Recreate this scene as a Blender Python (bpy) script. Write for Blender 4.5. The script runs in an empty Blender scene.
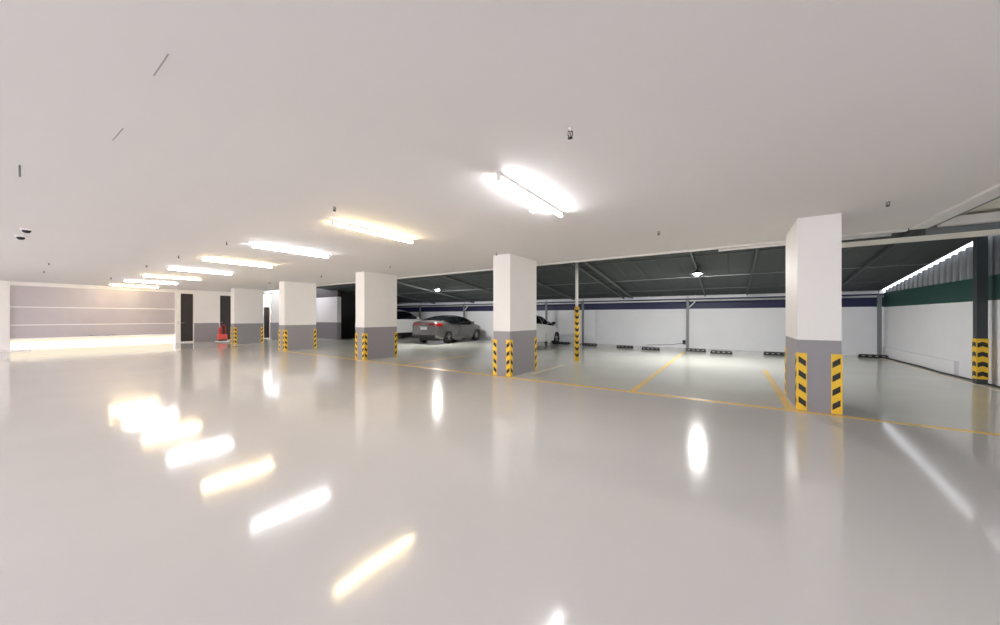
import bpy, bmesh, math, random
from mathutils import Vector, Matrix
random.seed(7)
C = bpy.context.scene
COL = C.collection
PI = math.pi
HC = 2.8            # underside of the concrete slab
# ------------------------------------------------------------------ materials
MATS = {}
def lin(c):
    return tuple(((x / 255) / 12.92 if x / 255 <= .04045 else ((x / 255 + .055) / 1.055) ** 2.4) for x in c)
def mat(name, rgb, rough=.5, metal=0, emit=None, es=0, noise=0, nscale=4, bump=0, bscale=40, bdist=.01, spec=.5, coat=0, alpha=1):
    if name in MATS: return MATS[name]
    m = bpy.data.materials.new(name); m.use_nodes = True
    nt = m.node_tree; b = nt.nodes['Principled BSDF']
    col = (*lin(rgb), 1)
    b.inputs['Base Color'].default_value = col
    b.inputs['Roughness'].default_value = rough
    b.inputs['Metallic'].default_value = metal
    b.inputs['Specular IOR Level'].default_value = spec
    b.inputs['Coat Weight'].default_value = coat
    b.inputs['Coat Roughness'].default_value = .05
    if emit:
        b.inputs['Emission Color'].default_value = (*emit, 1); b.inputs['Emission Strength'].default_value = es
    tc = nt.nodes.new('ShaderNodeTexCoord')
    if noise:
        n = nt.nodes.new('ShaderNodeTexNoise'); n.inputs['Scale'].default_value = nscale; n.inputs['Detail'].default_value = 4
        nt.links.new(tc.outputs['Object'], n.inputs['Vector'])
        r = nt.nodes.new('ShaderNodeMapRange'); r.inputs[1].default_value = .3; r.inputs[2].default_value = .7
        r.inputs[3].default_value = 1 - noise; r.inputs[4].default_value = 1 + noise
        nt.links.new(n.outputs['Fac'], r.inputs[0])
        mx = nt.nodes.new('ShaderNodeVectorMath'); mx.operation = 'SCALE'; mx.inputs[0].default_value = col[:3]
        nt.links.new(r.outputs[0], mx.inputs['Scale']); nt.links.new(mx.outputs[0], b.inputs['Base Color'])
    if bump:
        n2 = nt.nodes.new('ShaderNodeTexNoise'); n2.inputs['Scale'].default_value = bscale; n2.inputs['Detail'].default_value = 2
        nt.links.new(tc.outputs['Object'], n2.inputs['Vector'])
        bp = nt.nodes.new('ShaderNodeBump'); bp.inputs['Strength'].default_value = bump; bp.inputs['Distance'].default_value = bdist
        nt.links.new(n2.outputs['Fac'], bp.inputs['Height']); nt.links.new(bp.outputs['Normal'], b.inputs['Normal'])
    MATS[name] = m
    return m
M_floor = mat('epoxy_floor', (207, 204.8, 203.2), .10, noise=.025, nscale=.7, bump=.12, bscale=7.0, bdist=.005, spec=.62)
M_bay = mat('bay_epoxy', (205, 206, 197), .13, noise=.04, nscale=.8, bump=.10, bscale=3.0, bdist=.008, spec=.6)
M_ceil = mat('ceiling_paint', (230, 226.6, 225.8), .8, noise=.012, nscale=.5, bump=.05, bscale=1.2, bdist=.02)
M_white = mat('white_paint', (236, 232, 229), .6, noise=.01, nscale=2)
M_wallw = mat('shed_wall_white', (226, 226, 230), .6, noise=.02, nscale=1.5)
M_grey = mat('grey_paint', (146, 142, 146), .5, noise=.015, nscale=3)
M_yellow = mat('guard_yellow', (236, 190, 40), .45)
M_black = mat('guard_black', (22, 22, 22), .5)
M_line = mat('line_yellow', (240, 200, 112), .2, noise=.08, nscale=9)
M_linepale = mat('line_pale', (238, 222, 188), .2, noise=.08, nscale=9)
M_roof = mat('roof_sheet', (62, 68, 70), .75, noise=.08, nscale=1.2)
M_steel = mat('grey_steel', (120, 124, 126), .5, metal=.2)
M_raft = mat('rafter_steel', (92, 96, 98), .6)
M_part = mat('partition_paint', (206, 201, 201), .6)  # white wall colour darkened, the shade on the partition is put into it
M_partg = mat('partition_grey_shaded', (116, 110, 114), .5)  # grey band darkened likewise to stand in for shade
M_dark = mat('dark_steel', (48, 54, 58), .5)
M_pale = mat('galvanised_pipe', (214, 214, 216), .45)
M_cream = mat('cream_trim', (226, 222, 208), .5)
M_blue = mat('navy_band', (26, 27, 72), .5)
M_green = mat('green_band', (18, 66, 58), .5)
M_corr = mat('corrugated_sheet', (116, 120, 125), .45, metal=.3)
M_gate = mat('gate_skin', (186, 179, 184), .27, bump=1.0, bscale=.9, bdist=.09)
M_rail = mat('gate_seam', (240, 238, 236), .4)
M_door = mat('door_brown', (52, 46, 46), .5)
M_red = mat('red_paint', (200, 40, 36), .35)
M_pink = mat('faded_red_box', (224, 92, 80), .4)
M_rub = mat('black_rubber', (26, 26, 28), .65)
M_refl = mat('reflector_white', (225, 225, 225), .4)
M_chrome = mat('chrome', (210, 210, 212), .2, metal=1)
M_tubew = mat('tube_white', (250, 250, 255), .4, emit=(.995, .983, 1), es=58)
M_tubey = mat('tube_warm', (255, 235, 190), .4, emit=(1, .78, .43), es=74)
M_bulb = mat('led_lens', (250, 250, 255), .4, emit=(1, .985, .94), es=1250)
M_out = mat('outside_concrete', (190, 180, 158), .9)
M_glass = mat('car_glass', (14, 16, 18), .06, spec=.6)
M_cgrey = mat('car_paint_grey', (112, 109, 109), .26, metal=.6, coat=.6)
M_cwhite = mat('car_paint_white', (226, 226, 226), .3, coat=.6)
M_tail = mat('tail_red', (130, 14, 18), .2, coat=.5)
M_dkpl = mat('dark_plastic', (22, 22, 24), .55)
M_rim = mat('alloy', (170, 172, 175), .3, metal=.8)
M_shed_end = mat('charcoal_wall', (40, 38, 40), .7)
M_brownd = mat('dark_brown_fascia', (44, 36, 34), .6)

# ------------------------------------------------------------------ mesh helpers
class MB:
    def __init__(s): s.v = []; s.f = []; s.mi = []; s.sm = []
    def add(s, vs, fs, mi=0, smooth=False):
        o = len(s.v); s.v += [tuple(p) for p in vs]
        for f in fs: s.f.append([i + o for i in f]); s.mi.append(mi); s.sm.append(smooth)
        return s
    def box(s, x0, y0, z0, x1, y1, z1, mi=0):
        vs = [(x0, y0, z0), (x1, y0, z0), (x1, y1, z0), (x0, y1, z0), (x0, y0, z1), (x1, y0, z1), (x1, y1, z1), (x0, y1, z1)]
        return s.add(vs, [(3, 2, 1, 0), (4, 5, 6, 7), (0, 1, 5, 4), (1, 2, 6, 5), (2, 3, 7, 6), (3, 0, 4, 7)], mi)
    def hexa(s, lo, hi, mi=0):       # two quads (bottom ccw, top ccw)
        return s.add(list(lo) + list(hi), [(3, 2, 1, 0), (4, 5, 6, 7), (0, 1, 5, 4), (1, 2, 6, 5), (2, 3, 7, 6), (3, 0, 4, 7)], mi)
    def bar(s, a, b, w, h, up=(0, 0, 1), mi=0):   # rectangular bar from a to b
        a, b, up = Vector(a), Vector(b), Vector(up)
        d = (b - a).normalized(); sx = d.cross(up).normalized() * w / 2; sy = sx.cross(d).normalized() * h / 2
        return s.hexa([a - sx - sy, a + sx - sy, a + sx + sy, a - sx + sy], [b - sx - sy, b + sx - sy, b + sx + sy, b - sx + sy], mi)
    def tube(s, pts, r, n=10, mi=0, cap=True):
        pts = [Vector(p) for p in pts]; rings = []
        ref = None
        for i, p in enumerate(pts):
            d = (pts[min(i + 1, len(pts) - 1)] - pts[max(i - 1, 0)]).normalized()
            if ref is None or abs(ref.dot(d)) > .95: ref = Vector((0, 0, 1)) if abs(d.z) < .9 else Vector((1, 0, 0))
            a = d.cross(ref).normalized(); b = d.cross(a).normalized()
            rr = r[i] if isinstance(r, (list, tuple)) else r
            rings.append([p + a * rr * math.cos(2 * PI * k / n) + b * rr * math.sin(2 * PI * k / n) for k in range(n)])
        vs = [q for R in rings for q in R]; fs = []
        for i in range(len(pts) - 1):
            for k in range(n):
                k2 = (k + 1) % n
                fs.append((i * n + k, i * n + k2, (i + 1) * n + k2, (i + 1) * n + k))
        o = len(s.v)
        s.add(vs, fs, mi, True)
        if cap:
            s.f.append([o + k for k in range(n)][::-1]); s.mi.append(mi); s.sm.append(False)
            L = (len(pts) - 1) * n
            s.f.append([o + L + k for k in range(n)]); s.mi.append(mi); s.sm.append(False)
        return s
    def lathe(s, prof, n=20, axis='z', c=(0, 0, 0), mi=0):   # prof: (r, h)
        vs = []
        for r, h in prof:
            for k in range(n):
                a = 2 * PI * k / n; x, y = r * math.cos(a), r * math.sin(a)
                p = (x, y, h) if axis == 'z' else (h, x, y)
                vs.append((p[0] + c[0], p[1] + c[1], p[2] + c[2]))
        fs = []
        for i in range(len(prof) - 1):
            for k in range(n):
                k2 = (k + 1) % n; fs.append((i * n + k, i * n + k2, (i + 1) * n + k2, (i + 1) * n + k))
        return s.add(vs, fs, mi, True)
    def build(s, name, mats, parent=None, loc=None, rz=0, bevel=0):
        me = bpy.data.meshes.new(name); me.from_pydata(s.v, [], s.f)
        for m in (mats if isinstance(mats, (list, tuple)) else [mats]): me.materials.append(m)
        for p, mi, sm in zip(me.polygons, s.mi, s.sm): p.material_index = mi; p.use_smooth = sm
        bm = bmesh.new(); bm.from_mesh(me); bmesh.ops.recalc_face_normals(bm, faces=bm.faces); bm.to_mesh(me); bm.free()
        o = bpy.data.objects.new(name, me); COL.objects.link(o)
        if parent: o.parent = parent
        if loc: o.location = loc
        o.rotation_euler.z = rz
        if bevel:
            b = o.modifiers.new('bevel', 'BEVEL'); b.width = bevel; b.segments = 2; b.limit_method = 'ANGLE'
        return o
def tag(o, label, cat, group=None, kind=None):
    o['label'] = label; o['category'] = cat
    if group: o['group'] = group
    if kind: o['kind'] = kind
    return o
def empty(name, loc, label, cat, group=None, rz=0):
    o = bpy.data.objects.new(name, None); COL.objects.link(o); o.location = loc; o.rotation_euler.z = rz
    o.empty_display_size = .2
    return tag(o, label, cat, group)
def struct(o, label=None):
    o['kind'] = 'structure'
    if label: o['label'] = label; o['category'] = o.name.split('_')[0]
    return o
def copy_tree(o, parent=None):
    c = o.copy(); COL.objects.link(c); c.parent = parent
    for ch in list(o.children): copy_tree(ch, c)
    return c
def interp(pts, x):
    if x <= pts[0][0]: return pts[0][1]
    for (a, va), (b, vb) in zip(pts, pts[1:]):
        if x <= b:
            t = (x - a) / (b - a); return va + (vb - va) * t
    return pts[-1][1]
def smooth_interp(pts, x):        # Catmull-Rom through the control points
    if x <= pts[0][0]: return pts[0][1]
    if x >= pts[-1][0]: return pts[-1][1]
    for i in range(len(pts) - 1):
        a, b = pts[i], pts[i + 1]
        if x <= b[0]:
            h = b[0] - a[0]; t = (x - a[0]) / h
            def sl(j):
                if j == 0: return (pts[1][1] - pts[0][1]) / (pts[1][0] - pts[0][0])
                if j == len(pts) - 1: return (pts[-1][1] - pts[-2][1]) / (pts[-1][0] - pts[-2][0])
                s0 = (pts[j][1] - pts[j - 1][1]) / (pts[j][0] - pts[j - 1][0]); s1 = (pts[j + 1][1] - pts[j][1]) / (pts[j + 1][0] - pts[j][0])
                if s0 * s1 <= 0: return 0
                return 2 * s0 * s1 / (s0 + s1)
            m0, m1 = sl(i) * h, sl(i + 1) * h
            return (2*t**3 - 3*t**2 + 1) * a[1] + (t**3 - 2*t**2 + t) * m0 + (-2*t**3 + 3*t**2) * b[1] + (t**3 - t**2) * m1

# ------------------------------------------------------------------ the place
UG = -24.0         # gate wall
UR = 4.4           # right shed wall
VE = 8.4           # edge of the concrete slab
VB = 17.05         # back shed wall
VN = -6.0          # assumed open front of the hall behind the camera, lets daylight in
UL = -20.3         # closed left end of the shed
def roof_z(v): return 2.3 + .13 * (17.2 - v)

mb = MB()
mb.add([(UG, VN, 0), (6, VN, 0), (6, 6.55, 0), (UG, 6.55, 0)], [(0, 1, 2, 3)], 0)
mb.add([(UG, 6.55, 0), (6, 6.55, 0), (6, 18, 0), (UG, 18, 0)], [(0, 1, 2, 3)], 1)
mb.box(UG, VN, -.2, 6, 18, -.02, 0)
struct(mb.build('floor', [M_floor, M_bay]))
struct(MB().box(UG - .2, VN, HC, 2.4, VE, HC + .45).build('ceiling', M_ceil))
struct(MB().box(UG - .2, VE - .09, HC - .035, 2.4, VE + .012, HC - .001).build('trim_1', M_white))
struct(MB().box(2.4, VN, 2.955, UR + .2, VE + .1, 3.02).build('ceiling_lobby', M_cream))
# gate wall, with its openings: gate v .42-5.34, doors
def wall_with_wainscot(name, boxes):
    m = MB()
    for (x0, y0, z0, x1, y1, z1) in boxes:
        if z0 < 1.03 < z1:
            m.box(x0, y0, z0, x1, y1, 1.03, 1); m.box(x0, y0, 1.03, x1, y1, z1, 0)
        else: m.box(x0, y0, z0, x1, y1, z1, 1 if z1 <= 1.03 else 0)
    return struct(m.build(name, [M_white, M_grey]))
G0, G1 = .42, 5.34
w = MB()
for (y0, y1, z0, z1, wains) in [(VN, -.95, 0, HC, 1), (-.95, .12, 2.5, HC, 0), (.12, G0, 0, HC, 0), (G0, G1, 2.64, HC, 0), (G1, 5.53, 0, HC, 0), (5.53, 6.1, 2.63, HC, 0),
                                (6.1, 7.2, 0, HC, 1), (7.2, 8.05, 2.61, HC, 0), (8.05, 9.4, 0, HC, 1), (9.4, 9.78, 2.0, HC, 0), (9.78, 11.7, 0, HC, 1)]:
    if wains:
        w.box(UG - .2, y0, 0, UG, y1, 1.03, 1); w.box(UG - .2, y0, 1.03, UG, y1, z1, 0)
    else: w.box(UG - .2, y0, z0, UG, y1, z1, 0)
struct(w.build('wall_left', [M_white, M_grey]))
# lobby behind the slab edge and the low partition at its end
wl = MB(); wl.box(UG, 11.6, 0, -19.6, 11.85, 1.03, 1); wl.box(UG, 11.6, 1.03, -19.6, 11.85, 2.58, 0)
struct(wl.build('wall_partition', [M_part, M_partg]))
struct(MB().box(UG - .2, VE + .02, 2.74, -22.2, 11.59, 2.84).build('ceiling_recess', M_white))
struct(MB().box(-22.28, 11.63, 2.585, -19.6, 11.82, 3.6).build('wall_fascia', M_brownd))
struct(MB().box(UL - .15, 11.86, 0, UL, VB + .2, 3.3).build('wall_shed_end', M_shed_end))
wr_ = MB(); wr_.box(-22.3, 9.15, 0, -22.2, 11.59, 1.03, 1); wr_.box(-22.3, 9.15, 1.03, -22.2, 11.59, 2.735, 0)
struct(wr_.build('wall_recess', [M_white, M_grey]))
# back wall of the shed
bw = MB()
for (z0, z1, mi) in [(0, 1.72, 0), (1.72, 2.17, 1)]:
    bw.hexa([(UL, VB - .42, z0), (UR + .2, VB + .17, z0), (UR + .2, VB + .37, z0), (UL, VB - .22, z0)],
            [(UL, VB - .42, z1), (UR + .2, VB + .17, z1), (UR + .2, VB + .37, z1), (UL, VB - .22, z1)], mi)
struct(bw.build('wall_back', [M_wallw, M_blue]))
def vb(u): return VB - .42 + (u - UL) * .59 / (UR + .2 - UL)
struct(MB().hexa([(UL, vb(UL) - .06, 2.17), (UR, vb(UR) - .06, 2.17), (UR, vb(UR), 2.17), (UL, vb(UL), 2.17)],
                 [(UL, vb(UL) - .06, 2.31), (UR, vb(UR) - .06, 2.31), (UR, vb(UR), 2.31), (UL, vb(UL), 2.31)]).build('trim_2', M_wallw))
# right wall: white below, green band, corrugated sheet above
rw = MB()
rw.box(UR, VN, 0, UR + .15, VB + .3, 1.70, 0); rw.box(UR, VN, 1.70, UR + .13, VB + .3, 2.2, 1)
struct(rw.build('wall_right', [M_wallw, M_green]))
co = MB(); n = 0; vs = []; fs = []
N = 700; v0 = 4.0; v1 = VB + .2
for i in range(N + 1):
    v = v0 + (v1 - v0) * i / N
    ph = (v / .30) % 1
    prof = max(-1, min(1, 2.2 * math.sin(2 * PI * ph)))
    u = UR + .05 + .045 * prof
    zt = roof_z(v) + (-.03 if v > 11.6 else .03)
    vs += [(u, v, 2.2), (u, v, max(zt, 2.21))]
for i in range(N): fs.append((2 * i, 2 * i + 2, 2 * i + 3, 2 * i + 1))
co.add(vs, fs, 0, True)
struct(co.build('wall_right_sheet', M_corr))
struct(MB().box(UR - .07, 12.5, 0, UR - .001, VB, .33).build('baseboard_right', M_wallw))
# roof of the shed: ribbed sheet sloping down to the back wall
vs = []; fs = []; NR = 520
UE = UR - .075
for i in range(NR + 1):
    u = UL - .2 + (UE - UL + .2) * i / NR
    dz = .012 if (i % 13) == 0 else 0
    for v in (VE - .05, VB + .5): vs.append((u, v, roof_z(v) + dz))
for i in range(NR): fs.append((2 * i, 2 * i + 2, 2 * i + 3, 2 * i + 1))
rf = MB().add(vs, fs)
o = rf.build('ceiling_shed_roof', M_roof); sd = o.modifiers.new('solid', 'SOLIDIFY'); sd.thickness = .03; sd.offset = 1
struct(o)
struct(MB().box(UG - .2, VE - .2, HC + .45, UR + .2, VE - .06, 3.75).build('wall_slab_edge', M_dark))
struct(MB().box(UG - 12, -26, -.3, UG, 14, -.02).build('ground_outside', M_out))
struct(MB().box(UG, -26, -.3, UR + 12, VN, -.02).build('ground_assumed_forecourt', mat('forecourt_concrete', (188, 187, 190), .9)))  # unseen ground added to bounce daylight up to the ceiling
struct(MB().box(UG - 9, VN, -.02, UG - 8.8, 14, 2.6).build('wall_sky_block', M_out))  # added wall, dims the sky mirrored in the floor under the gate
# ------------------------------------------------------------------ gate
g = empty('garage_gate', (UG, G0, 0), 'wide pale grey sectional garage gate raised slightly above a glowing gap', 'gate')
zs = [.47, 1.03, 1.77, 2.64]
for a, b in zip(zs, zs[1:]):
    MB().box(-.10, 0, a + .018, -.05, G1 - G0, b - (.018 if b < 2.6 else 0)).build('gate_panel', M_gate, g)
for z in (1.03, 1.77):
    MB().box(-.095, 0, z - .0175, -.045, G1 - G0, z + .0175).build('seam_rail', M_rail, g)
MB().box(-.105, 0, .44, -.04, G1 - G0, .487).build('bottom_rail', M_rail, g)
tx = MB(); random.seed(3); y = 2.02          # the worn, unreadable wording low on the gate
for wd in (7, 9):
    for k in range(wd):
        wk = random.uniform(.028, .04); h = random.uniform(.045, .06)
        tx.box(-.0499, y, .50, -.0485, y + .008, .50 + h); tx.box(-.0499, y + .008, .50 + random.choice((0, .022, h - .01)), -.0485, y + wk, .51 + random.choice((0, .022, h - .02)))
        y += wk + .012
    tx.build('faded_word', M_steel, g); tx = MB(); y += .06
for (a, nm) in ((.2, 'trim_3'), (G1, 'trim_4')):
    struct(MB().box(UG, a, 0, UG + .07, a + .2, HC - .002).build(nm, M_white))
struct(MB().box(UG + .075, -.9, 0, UG + .6, .9, .04).build('trim_5', M_white))
# ------------------------------------------------------------------ doors on the gate wall
def door(name, v0, v1, ztop, z0=.06, handle=True):
    d = struct(MB().box(UG - .12, v0 + .02, z0, UG - .06, v1 - .02, ztop - .02).build(name, M_door))
    f = MB(); f.box(UG - .13, v0, 0, UG + .015, v0 + .03, ztop); f.box(UG - .13, v1 - .03, 0, UG + .015, v1, ztop); f.box(UG - .13, v0, ztop - .03, UG + .015, v1, ztop); f.box(UG - .13, v0, 0, UG - .005, v1, z0 - .005)
    f.build('door_frame', M_white, d)
    if handle:
        h = MB(); h.tube([(UG - .06, v0 + .09, 1.05), (UG - .01, v0 + .09, 1.05)], .012); h.tube([(UG - .01, v0 + .08, 1.05), (UG - .01, v0 + .2, 1.05)], .012)
        h.build('door_handle', M_chrome, d)
    return d
door('door_1', 5.53, 6.1, 2.63); door('door_2', 7.2, 8.05, 2.61); door('door_3', 9.4, 9.78, 2.0, handle=False); door('door_4', -.95, .12, 2.5)
a = empty('alarm_bell', (UG, .02, 1.12), 'small red round alarm fitting beside the black door at the far left edge', 'alarm')
MB().lathe([(0.001, .075), (.05, .07), (.085, .045), (.09, .002)], axis='x').build('gong', M_red, a); MB().box(-.03, -.05, -.05, .002, .05, .05).build('back_plate', M_white, a)
MB().tube([(.0, 5.43 - G0, 1.0), (.14, 5.43 - G0, 1.0), (.14, 5.43 - G0, 1.12), (.0, 5.43 - G0, 1.12)], .012).build('latch', M_steel, g)
# red extinguisher trolley in front of the second door
e = empty('fire_extinguisher', (-23.4, 7.08, 0), 'red fire extinguisher with hoop handle on a stand before the narrow black door', 'fire extinguisher')
MB().lathe([(.001, .14), (.085, .14), (.09, .18), (.09, .66), (.075, .74), (.03, .79), (.03, .83), (.001, .83)]).build('cylinder', M_red, e)
MB().tube([(0, .0, .82), (0, .05, .9), (0, .13, .93), (0, .2, .88), (0, .22, .78), (0, .22, .35)], .016).build('hoop_handle', M_red, e)
MB().box(-.12, -.13, .12, .14, .27, .40).build('stand_box', M_pink, e, bevel=.02)
MB().box(-.1, -.1, .04, .12, .24, .12).build('plinth', M_dkpl, e); MB().box(-.2, -.2, 0, .22, .36, .04).build('base_tray', M_refl, e)
MB().tube([(.0, .03, .8), (.06, .06, .7), (.1, .05, .5), (.1, .02, .42)], .012).build('hose', M_black, e)

# ------------------------------------------------------------------ columns with corner guards
CW, CD = .465, 1.27
def guard(fx, fy):
    """L-shaped guard on a corner at the origin; legs run towards fx (along u) and fy (along v)"""
    L, t, h = .105, .009, .84
    m = MB()
    x0, x1 = sorted((-fx * t, fx * L)); y0, y1 = sorted((-fy * t, 0))
    m.box(x0, y0, .01, x1, y1, h)
    x0, x1 = sorted((-fx * t, 0)); y0, y1 = sorted((0.0, fy * L))
    m.box(x0, y0, .01, x1, y1, h)
    e = .0015
    for k in range(4):
        z = .09 + k * .195
        for ax in (0, 1):
            f = fx if ax == 0 else fy; g_ = fy if ax == 0 else fx
            a, b = f * .012, f * (L - .012)
            za, zb = z + .035, z - .03       # nearer the corner is higher
            lo, hi = [], []
            for d in (-g_ * (t - .001), -g_ * (t + e)):
                q = [(a, za), (b, zb), (b, zb + .085), (a, za + .085)]
                pts = [((p, d, zz) if ax == 0 else (d, p, zz)) for p, zz in q]
                (lo if not lo else hi).extend(pts)
            m.hexa(lo, hi, 1)
    return m
def column(u, label):
    r = empty('column', (u, 6.56 if u > -20 else 6.75, 0), label, 'column', 'row of white and grey columns')
    MB().box(0, 0, 1.03, CW, CD, HC - .001).build('shaft', M_white, r)
    MB().box(0, 0, 0, CW, CD, 1.03).build('base_band', M_grey, r)
    for x, fx in ((0, 1), (CW, -1)):
        for y, fy in ((0, 1), (CD, -1)):
            guard(fx, fy).build('corner_guard', [M_yellow, M_black], r, loc=(x, y, 0))
    return r
for u, l in [(.815, 'large white column with grey base, nearest the camera on the right'),
             (-4.6, 'white and grey column beside the striped pole, second from the right'),
             (-10.03, 'white and grey column left of the grey sedan, middle of the row'),
             (-15.3, 'white and grey column in front of the low partition wall, second from the left end'),
             (-20.95, 'farthest white and grey column of the row, beside the red extinguisher')]:
    column(u, l)
# ------------------------------------------------------------------ floor markings
def marking(x0, y0, x1, y1, label, m=M_line, x2=None):
    tag(MB().box(x0, y0, .0005, x1, y1, .003).build('floor_marking', m), label, 'floor marking', 'painted lines on the garage floor')
marking(-15.0, 6.44, UR - .1, 6.55, 'long yellow line along the foot of the column row')
marking(-1.53, 6.56, -1.43, 14.9, 'yellow bay divider midway between the two nearest columns')
marking(.68, 6.56, .79, 11.0, 'yellow bay divider at the left side of the nearest column')
marking(-3.97, 7.2, -3.87, 9.0, 'short pale bay divider beside the second column from the right', M_linepale)
marking(-7.75, 6.56, -7.66, 9.6, 'faint yellow bay divider before the grey sedan')
marking(UR - .32, 9.0, UR - .25, 16.8, 'thin pale line along the right white wall', M_linepale)
# ------------------------------------------------------------------ tube lights
def tube_light(warm):
    r = empty('ceiling_tube_light', (0, 0, 0), '', 'ceiling light')
    MB().box(-.024, -.78, -.034, .024, .78, 0).build('batten', M_white, r, bevel=.003)
    MB().tube([(0, -.75, -.056), (0, .75, -.056)], .018, 14).build('lamp_tube', M_tubey if warm else M_tubew, r)
    for s in (-1, 1):
        MB().box(-.02, s * .765 - .014, -.076, .02, s * .765 + .014, -.0345).build('lamp_holder', M_white, r)
    return r
pw, pwarm = tube_light(False), tube_light(True)
rowlab = ['cold white tube light nearest the camera, alone above the empty floor', 'warm yellow tube light, second of the row from the camera',
          'cold white tube light, third of the row from the camera', 'warm yellow tube light, fourth of the row from the camera',
          'cold white tube light, fifth of the row from the camera', 'warm yellow tube light, sixth of the row from the camera',
          'cold white tube light, seventh of the row from the camera', 'warm yellow tube light closest to the grey gate']
used = set()
def put_light(u, v, warm, label, group, z=HC, rz=0):
    p = pwarm if warm else pw
    o = p if warm not in used else copy_tree(p)
    used.add(warm)
    o.location = (u, v, z); o.rotation_euler.z = rz; o['label'] = label; o['group'] = group
for i in range(8):
    put_light((-1.92, -4.9, -7.75, -10.58, -13.45, -16.4, -19.3, -22.2)[i], 3.6, i % 2 == 1, rowlab[i], 'row of tube lights on the ceiling')
for i in range(8):     # assumed second row, added behind the camera to light the hall
    put_light(-1.88 - 3.0 * i + 3.0, -3.6, False, 'added tube light out of view behind the camera', 'added tube lights behind the camera')
put_light(-23.1, 9.9, False, 'cold white tube light in the recess beyond the farthest column', 'row of tube lights on the ceiling', 2.74)
# ------------------------------------------------------------------ sprinklers and ceiling fittings
sp = empty('sprinkler_head', (0, 0, 0), '', 'sprinkler', 'sprinkler heads on the ceiling')
MB().lathe([(.024, -.0005), (.024, -.005), (.01, -.008), (.01, -.03), (.001, -.03)], 16).build('escutcheon', M_white, sp)
m = MB(); m.tube([(.008, 0, -.025), (.026, 0, -.035), (.028, 0, -.06), (.014, 0, -.085), (0, 0, -.09)], .0065, 8)
m.tube([(-.008, 0, -.025), (-.026, 0, -.035), (-.028, 0, -.06), (-.014, 0, -.085), (0, 0, -.09)], .0065, 8)
m.build('frame_arms', M_black, sp)
MB().lathe([(.001, -.088), (.03, -.09), (.032, -.094), (.001, -.096)], 16).build('deflector', M_black, sp)
MB().tube([(0, 0, -.03), (0, 0, -.086)], .006, 8).build('glass_bulb', M_dkpl, sp)
for i, (u, v, l) in enumerate([(-1.01, 2.46, 'black sprinkler head nearest the camera, right of the first white tube light'), (-4.22, 2.46, 'black sprinkler head just above the first warm tube light'),
        (-7.89, 2.48, 'dark sprinkler head above the third, cold white tube light'), (-10.6, 2.42, 'dark sprinkler head above the fourth, warm tube light'), (-13.2, 2.36, 'dark sprinkler head above the fifth tube light'),
        (1.61, 6.15, 'dark sprinkler head right of the nearest column'), (-.98, 6.17, 'dark sprinkler head between the two nearest columns'), (-4.28, 6.22, 'dark sprinkler head above the second column from the right'),
        (-7.81, 6.16, 'dark sprinkler head above the grey sedan, near the middle column'), (-11.61, 6.3, 'dark sprinkler head left of the middle column'), (-15.53, 6.3, 'dark sprinkler head above the second column from the left end'),
        (-14.8, .84, 'small dark sprinkler head above the gate, right of the black dome pair'), (-11.8, -.02, 'small dark sprinkler head beside the black ceiling domes'), (-17.5, .9, 'small dark sprinkler head above the left end of the gate'), (-18.5, 2.4, 'small dark sprinkler head above the middle of the gate')]):
    o = sp if i == 0 else copy_tree(sp)
    o.location = (u, v, HC); o.rotation_euler.z = .6 + i; o.scale = (.62, .62, .85); o['label'] = l
dm = empty('dome_camera', (0, 0, 0), '', 'dome camera', 'black ceiling domes')
MB().lathe([(.075, -.0005), (.075, -.02), (.06, -.028), (.001, -.028)], 20).build('mount_ring', M_white, dm)
MB().lathe([(.06, -.029), (.056, -.05), (.042, -.07), (.02, -.08), (.001, -.082)], 20).build('dome', M_glass, dm)
for i, (u, v, l) in enumerate([(-9.56, .32, 'black ceiling dome, right one of the close pair at upper left'), (-10.46, .29, 'black ceiling dome, left and lower one of the close pair'), (-18.2, .03, 'small black ceiling dome above the gate near the left edge')]):
    o = dm if i == 0 else copy_tree(dm); o.location = (u, v, HC); o.scale = (.85, .85, .85); o['label'] = l
s = empty('smoke_detector', (-2.2, 4.05, HC), 'small white smoke detector beside the far end of the first tube light', 'smoke detector')
MB().lathe([(.055, -.0005), (.055, -.02), (.045, -.035), (.001, -.036)], 20).build('body', M_white, s)
MB().lathe([(.03, -.037), (.028, -.05), (.001, -.052)], 16).build('sensor_cap', M_white, s)
for i, (u0, v0, u1, v1, l) in enumerate([(-2.55, 0.54, -2.85, 0.54, 'thin dark scratch on the ceiling high at the upper left'), (-3.84, 0.56, -4.17, 0.55, 'shorter thin dark scratch on the ceiling below the first'), ]):
    tag(MB().bar((u0, v0, HC - .002), (u1, v1, HC - .002), .0055, .003).build('ceiling_scratch', mat('scratch_grey', (168, 162, 160), .8)), l, 'scratch', 'scratches on the ceiling')
tag(MB().tube([(-5.6, .15, HC), (-5.6, .15, HC - .05), (-5.59, .15, HC - .11)], .007).build('ceiling_wire', M_steel), 'thin wire stub hanging from the ceiling at the left edge', 'wire')

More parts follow.
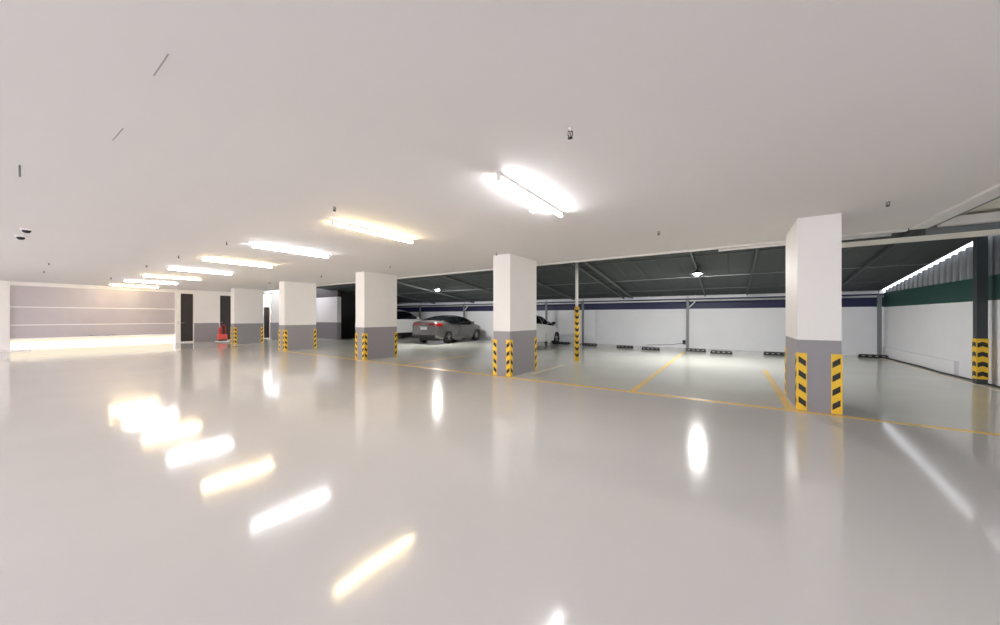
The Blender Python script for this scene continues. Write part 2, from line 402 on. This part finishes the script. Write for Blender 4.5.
# ------------------------------------------------------------------ shed frame
def rafter(us, label):
    r = empty('roof_rafter', (us[0], VE, 0), label, 'rafter', 'steel rafters under the shed roof')
    for k, du in enumerate(us):
        a = (du - us[0], .02, roof_z(VE) - .10 - .0 * k); b = (du - us[0], 16.75 - VE, roof_z(16.75) - .10)
        MB().bar(a, b, .05 if len(us) > 1 else .045, .08).build('top_chord', M_raft if us[0] < 0 else M_dark, r)
    if len(us) > 1:
        d = us[1] - us[0]
        for i in range(7):
            v = .6 + i * 1.2
            MB().bar((0.026, v, roof_z(VE + v) - .11), (d - .026, v + .5, roof_z(VE + v + .5) - .11), .025, .025).build('lacing_bar', M_raft, r)
    return r
rafter([3.03], 'steel rafter under the dark roof, right of the nearest column')
rafter([.56], 'steel rafter just left of the nearest column')
rafter([-.86], 'steel rafter beside the bright lamp between the two nearest columns')
rafter([-4.18, -3.78], 'double steel rafter with lacing beyond the striped pole')
rafter([-6.65], 'steel rafter above the white hatchback')
rafter([-9.85], 'steel rafter above the front of the grey sedan')
rafter([-13.2], 'steel rafter above the left of the grey sedan')
rafter([-16.5], 'steel rafter above the white suv')
for v, l in [(11.0, 'steel purlin across the roof nearest the slab edge'), (13.55, 'pale steel purlin across the middle of the dark roof'), (15.6, 'steel purlin across the roof near the back wall')]:
    o = MB().bar((UL, v, roof_z(v) - .025), (UE - .05, v, roof_z(v) - .025), .06, .045).build('roof_purlin', M_steel if v == 13.55 else M_raft)
    tag(o, l, 'purlin', 'purlins under the shed roof')
# pipe rail on posts along the back wall
VP_ = lambda u: vb(u) - .42
tag(MB().tube([(UL + .05, VP_(UL), 2.06), (UR - .1, VP_(UR), 2.06)], .035).build('pipe_rail', M_pale), 'long pale pipe rail in front of the navy band on the back wall', 'pipe')
for u, l, br in [(UR - .2, 'grey post in the far right corner of the shed', 0), (-1.5, 'grey post with a small brace in the middle of the back wall', 1), (-6.12, 'grey post on the back wall just right of the striped pole', 0),
              (-8.12, 'grey post behind the white hatchback', 0), (-10.6, 'grey post behind the second column from the right', 0), (-13.7, 'grey post behind the grey sedan roof', 1), (-17.5, 'grey post behind the white suv', 0)]:
    r = empty('wall_post', (u, VP_(u), 0), l, 'post', 'posts along the back wall')
    MB().box(-.045, -.045, .012, .045, .045, 2.02).build('shaft', M_steel, r)
    MB().box(-.11, -.11, 0, .11, .11, .012).build('base_plate', M_dark, r)
    m = MB(); m.box(-.07, -.07, 2.021, .07, -.04, 2.1); m.box(-.012, .04, 2.021, .012, .06, roof_z(16.4) - .14); m.build('saddle', M_steel, r)
    if br: MB().bar((.06, 0, 1.78), (.28, 0, 2.02), .035, .035, up=(0, 1, 0)).build('brace', M_pale, r)
# hanger stubs between rail and roof
for i, (u, l) in enumerate([(-2.6, 'short hanger between pipe rail and roof left of the braced post'), (-3.6, 'short hanger between pipe rail and roof above the wheel stops'), (.9, 'short hanger between pipe rail and roof behind the nearest column'), (-9.2, 'short hanger between pipe rail and roof behind the second column')]):
    tag(MB().bar((u, VP_(u), 2.098), (u, VP_(u), roof_z(VP_(u))-.001), .05, .02).build('rail_hanger', M_dark), l, 'hanger', 'hangers above the pipe rail')
# free-standing striped posts
def stripe_ring(m, h, k, z0, dz, w, round_, mi=1):
    pass
r = empty('striped_pole', (-3.95, 10.15, 0), 'slim white round pole with yellow and black striped sleeve, among the bays', 'pole')
MB().tube([(0, 0, 1.66), (0, 0, roof_z(10.15) - .145)], .045, 16).build('shaft', M_white, r)
m = MB().tube([(0, 0, .0), (0, 0, 1.67)], .074, 24)
def cyl_patch(m, R, a0, a1, zfun, h, mi, n=8):
    vs = []; fs = []
    for i in range(n + 1):
        t = i / n; a = a0 + (a1 - a0) * t; z = zfun(t)
        for zz, rr in ((z, R), (z + h, R)): vs.append((rr * math.cos(a), rr * math.sin(a), zz))
    for i in range(n): fs.append((2 * i, 2 * i + 2, 2 * i + 3, 2 * i + 1))
    m.add(vs, fs, mi, True)
for k in range(8):
    for a in range(3):
        c0 = a * 2 * PI / 3 - PI / 2 + .5
        cyl_patch(m, .0755, c0 - .8, c0 + .8, lambda t, z=.12 + k * .195: z + .05 * abs(2 * t - 1), .085, 1)
m.build('striped_sleeve', [M_yellow, M_black], r)
r = empty('steel_post', (4.235, 11.25, 0), 'dark square steel post with striped yellow foot by the right wall', 'post')
MB().box(-.07, -.07, .93, .07, .07, roof_z(11.33) - .04).build('shaft', M_dark, r)
MB().box(-.07, -.07, 0, .07, .07, .93).build('foot', M_dark, r)
m = MB(); m.box(-.078, -.078, .1, .078, .078, .92)
for k in range(4):
    z = .14 + k * .2
    for s_ in (0, 1, 2, 3):
        vs = [(-.066, z, ), (0, z + .03), (.066, z), (.066, z + .09), (0, z + .12), (-.066, z + .09)]
        d = -.0795
        P = [(x, d, zz) for x, zz in vs]
        ca, sa = math.cos(s_ * PI / 2), math.sin(s_ * PI / 2)
        m.add([(x * ca - y * sa, x * sa + y * ca, zz) for x, y, zz in P], [(0, 1, 4, 5), (1, 2, 3, 4)], 1)
m.build('striped_sleeve', [M_yellow, M_black], r)
# ------------------------------------------------------------------ hanging LED lamps
for u, v, l in [(-.84, 12.17, 'bright cold LED lamp under the dark roof between the two nearest columns'), (-11.9, 12.2, 'bright cold LED lamp under the dark roof above the grey sedan')]:
    z = roof_z(v)
    r = empty('hanging_lamp', (u, v, z - .16), l, 'lamp', 'LED lamps under the shed roof')
    MB().tube([(0, 0, .005), (0, 0, .055)], .015, 8).build('stem', M_dark, r)
    MB().lathe([(.03, .03), (.05, 0), (.19, -.10), (.186, -.102), (.05, -.03), (.001, -.03)], 18).build('lamp_cap', M_dark, r)
    MB().lathe([(.06, -.034), (.095, -.07), (.095, -.105), (.06, -.14), (.001, -.15)], 18).build('bulb', M_bulb, r)
# ------------------------------------------------------------------ right-hand slab edge: beams, pipe and duct
tag(MB().box(1.3, VE + .03, 2.60, UR - .01, VE + .11, 2.68).box(2.64, VE + .06, 2.68, UR - .01, VE + .075, 2.95, 1).build('edge_beam', [M_cream, M_steel]), 'long cream edge beam under the slab right of the nearest column', 'beam')
tag(MB().tube([(-.2, VE + .06, 2.755), (2.25, VE + .06, 2.755)], .03).build('conduit_pipe', M_white), 'white conduit pipe just under the slab edge right of the nearest column', 'pipe')
tag(MB().box(2.74, VE - .12, 2.785, UR - .02, VE + .02, 2.915).build('cable_duct', M_white), 'white rectangular duct above the cream edge beam at upper right', 'duct')
m = MB(); m.box(2.402, VN + .1, 2.765, 2.60, VE - .125, 2.80, 0); m.box(2.60, VN + .1, 2.80, 2.70, VE - .125, 2.84, 1); m.box(2.402, VN + .1, 2.801, 2.60, VE - .125, 2.95, 1)
tag(m.build('steel_beam', [M_ceil, M_steel]), 'pale beam with grey channel along the right edge of the ceiling', 'beam')
tag(MB().tube([(2.82, 2, 2.93), (2.82, VE - .13, 2.93)], .015).build('ceiling_cable', M_black), 'black cable running beside the grey beam at upper right', 'cable')
# ------------------------------------------------------------------ wheel stops
ws = empty('wheel_stop', (0, 0, 0), '', 'wheel stop', 'rubber wheel stops along the back wall')
m = MB(); L = .35
m.hexa([(-L, -.08, 0), (L, -.08, 0), (L, .08, 0), (-L, .08, 0)], [(-L + .03, -.045, .11), (L - .03, -.045, .11), (L - .03, .045, .11), (-L + .03, .045, .11)])
m.build('body', M_rub, ws, bevel=.012)
for k in range(4):
    x = -.24 + k * .16
    MB().hexa([(x - .035, -.069, .045), (x + .035, -.069, .045), (x + .035, -.06, .045), (x - .035, -.06, .045)], [(x - .035, -.058, .075), (x + .035, -.058, .075), (x + .035, -.05, .075), (x - .035, -.05, .075)]).build('reflector', M_grey, ws)
for i, (u, v, l) in enumerate([(-7.0, 16.12, 'black wheel stop touching the white hatchback front wheel'), (-5.55, 15.9, 'black wheel stop right of the striped pole'), (-3.83, 15.5, 'black wheel stop, left one of the pair at the middle of the wall'),
        (-2.72, 15.2, 'black wheel stop, right one of the pair at the middle of the wall'), (-1.12, 15.5, 'black wheel stop at the foot of the braced post'), (-.27, 15.1, 'black wheel stop right of the yellow bay divider end'), (1.35, 15.6, 'black wheel stop half hidden behind the nearest column'), (3.95, 16.4, 'black wheel stop in the far right corner'), (-10.6, 16.1, 'black wheel stop in front of the grey sedan')]):
    o = ws if i == 0 else copy_tree(ws); o.location = (u, v, 0); o['label'] = l; o.rotation_euler.z = .02 * ((i * 7) % 5 - 2)
tag(MB().tube([(UR - .12, 17.0, .02), (UR - .14, 15.5, .02), (UR - .11, 14, .02), (UR - .17, 12.8, .02), (UR - .11, 11.5, .02), (UR - .15, 9.5, .02)], .018, 8).build('floor_cable', M_black), 'black cable lying along the foot of the right wall', 'cable')
bx = empty('socket_box', (-1.68, vb(-1.68), .25), 'small black box with cable low on the back wall left of the braced post', 'socket')
MB().box(-.06, -.06, -.09, .06, .0, .09).build('box_body', M_black, bx, bevel=.008)
MB().tube([(-.06, -.03, -.05), (-.5, -.03, -.13), (-1.2, -.03, -.17), (-1.9, -.03, -.22)], .01, 6).build('lead', M_black, bx)

# ------------------------------------------------------------------ cars (local +y is forward)
def car(name, label, loc, rz, P):
    root = empty(name, loc, label, 'car', None, rz)
    top, bot, plan = P['top'], P['bot'], P['plan']; zm = P['zm']; ax = P['axles']; wr = P['wr']; belt = P['belt']
    y0, y1 = top[0][0], top[-1][0]
    def Zt(y): return smooth_interp(top, y)
    def W(y): return smooth_interp(plan, y)
    def pw_(y): t = max(0, min(1, (Zt(y) - P['plo']) / .35)); return 5.0 + (P['pg'] - 5.0) * t
    def arch(y):
        z = interp(bot, y)
        for a in ax:
            d = abs(y - a); R = wr + .055
            if d < R: z = max(z, wr + math.sqrt(R * R - d * d) * .98)
        return z
    def half(y, z):            # half width at height z
        w_ = W(y); zt = Zt(y)
        if z <= zm: return w_ * (1 - .05 * ((zm - z) / (zm - .15)) ** 2)
        s_ = min(1, (z - zm) / (zt - zm)); p = pw_(y)
        return w_ * max(0, 1 - s_ ** p) ** (1 / p)
    def topz(y, x):
        p = pw_(y); return zm + (Zt(y) - zm) * max(0, 1 - (abs(x) / W(y)) ** p) ** (1 / p)
    ys = sorted(set([y0 + (y1 - y0) * i / 90 for i in range(91)] + [y0 + d for d in (.01, .025, .04, .07)] + [y1 - d for d in (.01, .025, .04, .07)]))
    NS, NT = 7, 12
    rings = []
    for y in ys:
        zb = min(arch(y), zm - .02); ring = [(0, y, zb)]
        for i in range(NS): z = zb + (zm - zb) * i / NS; ring.append((half(y, z), y, z))
        p = pw_(y); w_ = W(y); zt = Zt(y)
        for i in range(NT + 1):
            a = PI / 2 * i / NT
            ring.append((w_ * max(0, math.cos(a)) ** (2 / p), y, zm + (zt - zm) * math.sin(a) ** (2 / p)))
        ring[-1] = (0, y, zt)
        full = ring + [(-x, yy, z) for x, yy, z in ring[-2:0:-1]]
        rings.append(full)
    n = len(rings[0]); m = MB(); fs = []
    for i in range(len(rings) - 1):
        for k in range(n): k2 = (k + 1) % n; fs.append((i * n + k, i * n + k2, (i + 1) * n + k2, (i + 1) * n + k))
    m.add([p for R in rings for p in R], fs, 0, True)
    m.f.append(list(range(n))); m.mi.append(0); m.sm.append(False)
    m.f.append([(len(rings) - 1) * n + k for k in range(n)]); m.mi.append(0); m.sm.append(False)
    m.build('body', P['paint'], root)
    MB().box(-.6, y0 + .35, .17, .6, y1 - .3, zm - .12).build('underbody', M_dkpl, root)
    MB().box(-W(y0 + .06) * .93, y0 - .012, bot[0][1] - .06, W(y0 + .06) * .93, y0 + .3, bot[0][1] + .10).build('lower_bumper', M_dkpl, root, bevel=.03)
    # glass
    off = .007
    def side_glass(a, b, s_):
        g_ = MB(); vs = []; fs = []; n1, n2 = 26, 6
        for i in range(n1 + 1):
            y = a + (b - a) * i / n1; zl = belt; zh = max(zl + .005, Zt(y) - P['roofm'])
            if P.get('shoulder'): zl = interp(P['shoulder'], y)
            zh = max(zh, zl + .004)
            for j in range(n2 + 1):
                z = zl + (zh - zl) * j / n2; vs.append((s_ * (half(y, z) + off), y, z + off * .3))
        for i in range(n1):
            for j in range(n2): fs.append((i * (n2 + 1) + j, (i + 1) * (n2 + 1) + j, (i + 1) * (n2 + 1) + j + 1, i * (n2 + 1) + j + 1))
        g_.add(vs, fs, 0, True); return g_
    for s_ in (-1, 1):
        for a, b in P['side']: side_glass(a, b, s_).build('side_window', M_glass, root)
    def top_glass(a, b, fr):
        g_ = MB(); vs = []; fs = []; n1, n2 = 14, 16
        for i in range(n1 + 1):
            y = a + (b - a) * i / n1
            wmax = W(y) * fr
            for j in range(n2 + 1):
                x = wmax * (2 * j / n2 - 1); vs.append((x, y - (off if a < 0 else -off) * .6, topz(y, x) + off))
        for i in range(n1):
            for j in range(n2): fs.append((i * (n2 + 1) + j, (i + 1) * (n2 + 1) + j, (i + 1) * (n2 + 1) + j + 1, i * (n2 + 1) + j + 1))
        g_.add(vs, fs, 0, True); return g_
    top_glass(*P['rear'], P['rf']).build('rear_window', M_glass, root)
    top_glass(*P['front'], P['rf']).build('windscreen', M_glass, root)
    # lights
    for s_ in (-1, 1):
        z0, z1 = P['tail']; g_ = MB(); vs = []; fs = []
        pts = []
        for i in range(9): pts.append((y0 + P['tlen'] * (1 - i / 8)))
        for i, y in enumerate(pts):
            for j, z in enumerate((z0, z0 + (z1 - z0) * .33, z0 + (z1 - z0) * .66, z1)):
                k = .012; vs.append((s_ * (half(max(y, y0 + .012), z) + .006), y - .004, z))
        for i in range(len(pts) - 1):
            for j in range(3): fs.append((i * 4 + j, (i + 1) * 4 + j, (i + 1) * 4 + j + 1, i * 4 + j + 1))
        g_.add(vs, fs, 0, True)
        hw = half(y0 + .012, (z0 + z1) / 2)
        x0, x1 = sorted((s_ * hw * .52, s_ * (hw + .004))); g_.box(x0, y0 - .014, z0 + .02, x1, y0 + .01, z1 - .005)
        g_.build('tail_light', M_tail, root)
        x0, x1 = sorted((s_ * W(y1 - .1) * .5, s_ * W(y1 - .1) * .9)); MB().box(x0, y1 - .22, P['head'], x1, y1 - .02, P['head'] + .11).build('headlight', M_refl, root, bevel=.02)
        # mirror, handles
        my = P['mirror']; mz = belt + .05; hw = half(my, mz)
        mm = MB(); x0, x1 = sorted((s_ * (hw - .02), s_ * (hw + .05))); mm.box(x0, my - .02, mz - .01, x1, my + .03, mz + .02)
        x0, x1 = sorted((s_ * (hw + .03), s_ * (hw + .2))); mm.box(x0, my - .05, mz - .03, x1, my + .05, mz + .11); mm.build('mirror', P.get('mirrormat', P['paint']), root, bevel=.02)
        for hy in P['handles']:
            hz = belt - .09; hw = half(hy, hz); x0, x1 = sorted((s_ * (hw - .01), s_ * (hw + .022)))
            MB().box(x0, hy - .09, hz - .012, x1, hy + .09, hz + .014).build('door_handle', P['paint'], root, bevel=.006)
    MB().box(-.2, y0 - .018, P['plate'], .2, y0 + .01, P['plate'] + .12).build('number_plate', M_pale, root)
    MB().box(-.25, y0 - .015, P['plate'] + .14, .25, y0 + .01, P['plate'] + .165).build('trunk_trim', M_chrome, root)
    # wheels
    for a in ax:
        for s_ in (-1, 1):
            wx = s_ * (W(a) - .12)
            t = MB().lathe([(wr * .62, -.09), (wr * .9, -.105), (wr, -.075), (wr, .075), (wr * .9, .105), (wr * .62, .09), (wr * .62, -.09)], 28, 'x', (wx, a, wr))
            tw = t.build('wheel', M_rub, root)
            d = MB(); xo = wx + s_ * .07
            d.lathe([(wr * .63, s_ * .07), (wr * .60, s_ * .095), (wr * .55, s_ * .085), (wr * .53, s_ * .03), (.001, s_ * .03)], 28, 'x', (wx, a, wr), 1)
            for k in range(5):
                an = k * 2 * PI / 5 + .3
                for dd in (-.12, .12):
                    d.bar((wx + s_ * .075, a + .03 * math.cos(an), wr + .03 * math.sin(an)), (wx + s_ * .085, a + wr * .58 * math.cos(an + dd), wr + wr * .58 * math.sin(an + dd)), .028, .02, up=(1, 0, 0))
            d.lathe([(.001, s_ * .1), (.045, s_ * .095), (.05, s_ * .06)], 14, 'x', (wx, a, wr))
            d.build('rim', [M_rim, M_dkpl], tw)
    return root
sedan = dict(paint=M_cgrey, zm=.66, plo=1.10, pg=2.5, wr=.335, axles=(-1.32, 1.36), belt=.95, roofm=.085, rf=.78,
    top=[(-2.25, .96), (-2.21, 1.12), (-2.12, 1.17), (-1.85, 1.20), (-1.5, 1.29), (-1.0, 1.415), (-.4, 1.465), (.1, 1.46), (.55, 1.37), (1.05, 1.12), (1.3, 1.01), (1.8, .90), (2.1, .76), (2.18, .62)],
    bot=[(-2.25, .36), (-1.9, .25), (-1.5, .2), (1.6, .2), (2.18, .28)],
    plan=[(-2.25, .74), (-2.15, .82), (-1.8, .885), (-1.0, .90), (.8, .90), (1.55, .875), (1.95, .76), (2.18, .54)],
    side=[(-1.62, -.40), (-.36, 1.0)], shoulder=[(-1.62, 1.14), (-1.1, 1.02), (-.4, .96), (1.0, .92)], rear=(-1.85, -.85), front=(.48, 1.25),
    tail=(.91, 1.05), tlen=.40, head=.66, mirror=.72, handles=(-.75, .2), plate=.72)
hatch = dict(paint=M_cwhite, zm=.64, plo=.98, pg=2.6, wr=.325, axles=(-1.2, 1.3), belt=.97, roofm=.09, rf=.74, mirrormat=M_dkpl,
    top=[(-1.85, .9), (-1.82, 1.02), (-1.72, 1.18), (-1.45, 1.40), (-1.0, 1.48), (-.2, 1.50), (.2, 1.46), (.75, 1.2), (1.1, 1.0), (1.5, .86), (1.83, .70), (1.9, .56)],
    bot=[(-1.85, .34), (-1.5, .22), (1.5, .2), (1.9, .28)],
    plan=[(-1.85, .70), (-1.75, .78), (-1.3, .84), (0, .855), (1.2, .835), (1.65, .73), (1.9, .52)],
    side=[(-1.35, -.3), (-.26, 1.0)], shoulder=[(-1.35, 1.10), (-.3, 1.03), (1.0, .91)], rear=(-1.74, -1.46), front=(.3, 1.05), tail=(.88, 1.08), tlen=.25, head=.66, mirror=.72, handles=(-.6, .3), plate=.72)
suv = dict(paint=M_cwhite, zm=.86, plo=1.25, pg=2.9, wr=.38, axles=(-1.4, 1.4), belt=1.22, roofm=.11, rf=.72,
    top=[(-2.3, 1.05), (-2.27, 1.25), (-2.15, 1.55), (-1.95, 1.76), (-1.4, 1.83), (.1, 1.84), (.65, 1.74), (1.15, 1.46), (1.45, 1.28), (2.0, 1.16), (2.2, 1.0), (2.3, .8)],
    bot=[(-2.3, .5), (-1.9, .4), (1.9, .36), (2.3, .45)],
    plan=[(-2.3, .78), (-2.2, .86), (-1.8, .92), (0, .93), (1.5, .91), (2.05, .8), (2.3, .6)],
    side=[(-2.0, -1.2), (-1.19, 1.3)], rear=(-2.2, -2.0), front=(.72, 1.4), tail=(.98, 1.24), tlen=.22, head=.85, mirror=1.05, handles=(-.6, .35), plate=.8)
car('sedan', 'grey four-door sedan parked tail towards the camera, red tail lights', (-12.93, 14.3, 0), .10, sedan)
car('hatchback', 'white hatchback half hidden behind the second column, dark side mirror', (-8.0, 14.5, 0), -.01, hatch)
car('off_road_car', 'tall white off-road car behind the middle column, left of the grey sedan', (-17.85, 14.45, 0), .02, suv)

# ------------------------------------------------------------------ world, camera, view
w = bpy.data.worlds.new('world'); C.world = w; w.use_nodes = True
bg = w.node_tree.nodes['Background']; bg.inputs['Color'].default_value = (.90, .93, 1, 1); bg.inputs['Strength'].default_value = 2.75
cam = bpy.data.cameras.new('camera'); co_ = bpy.data.objects.new('camera', cam); COL.objects.link(co_); C.camera = co_
cam.sensor_width = 36; cam.lens = 36 * 342 / 1000; cam.shift_y = 4.5 / 1000; cam.clip_start = .05
co_.location = (0, 0, 1.36); co_.rotation_euler = (PI / 2, 0, math.atan(230 / 342))
C.view_settings.view_transform = 'Standard'; C.view_settings.look = 'None'; C.cycles.max_bounces = 16; C.cycles.diffuse_bounces = 12; C.cycles.glossy_bounces = 6
C.view_settings.exposure = .55; C.view_settings.gamma = 1
C.view_settings.use_curve_mapping = False
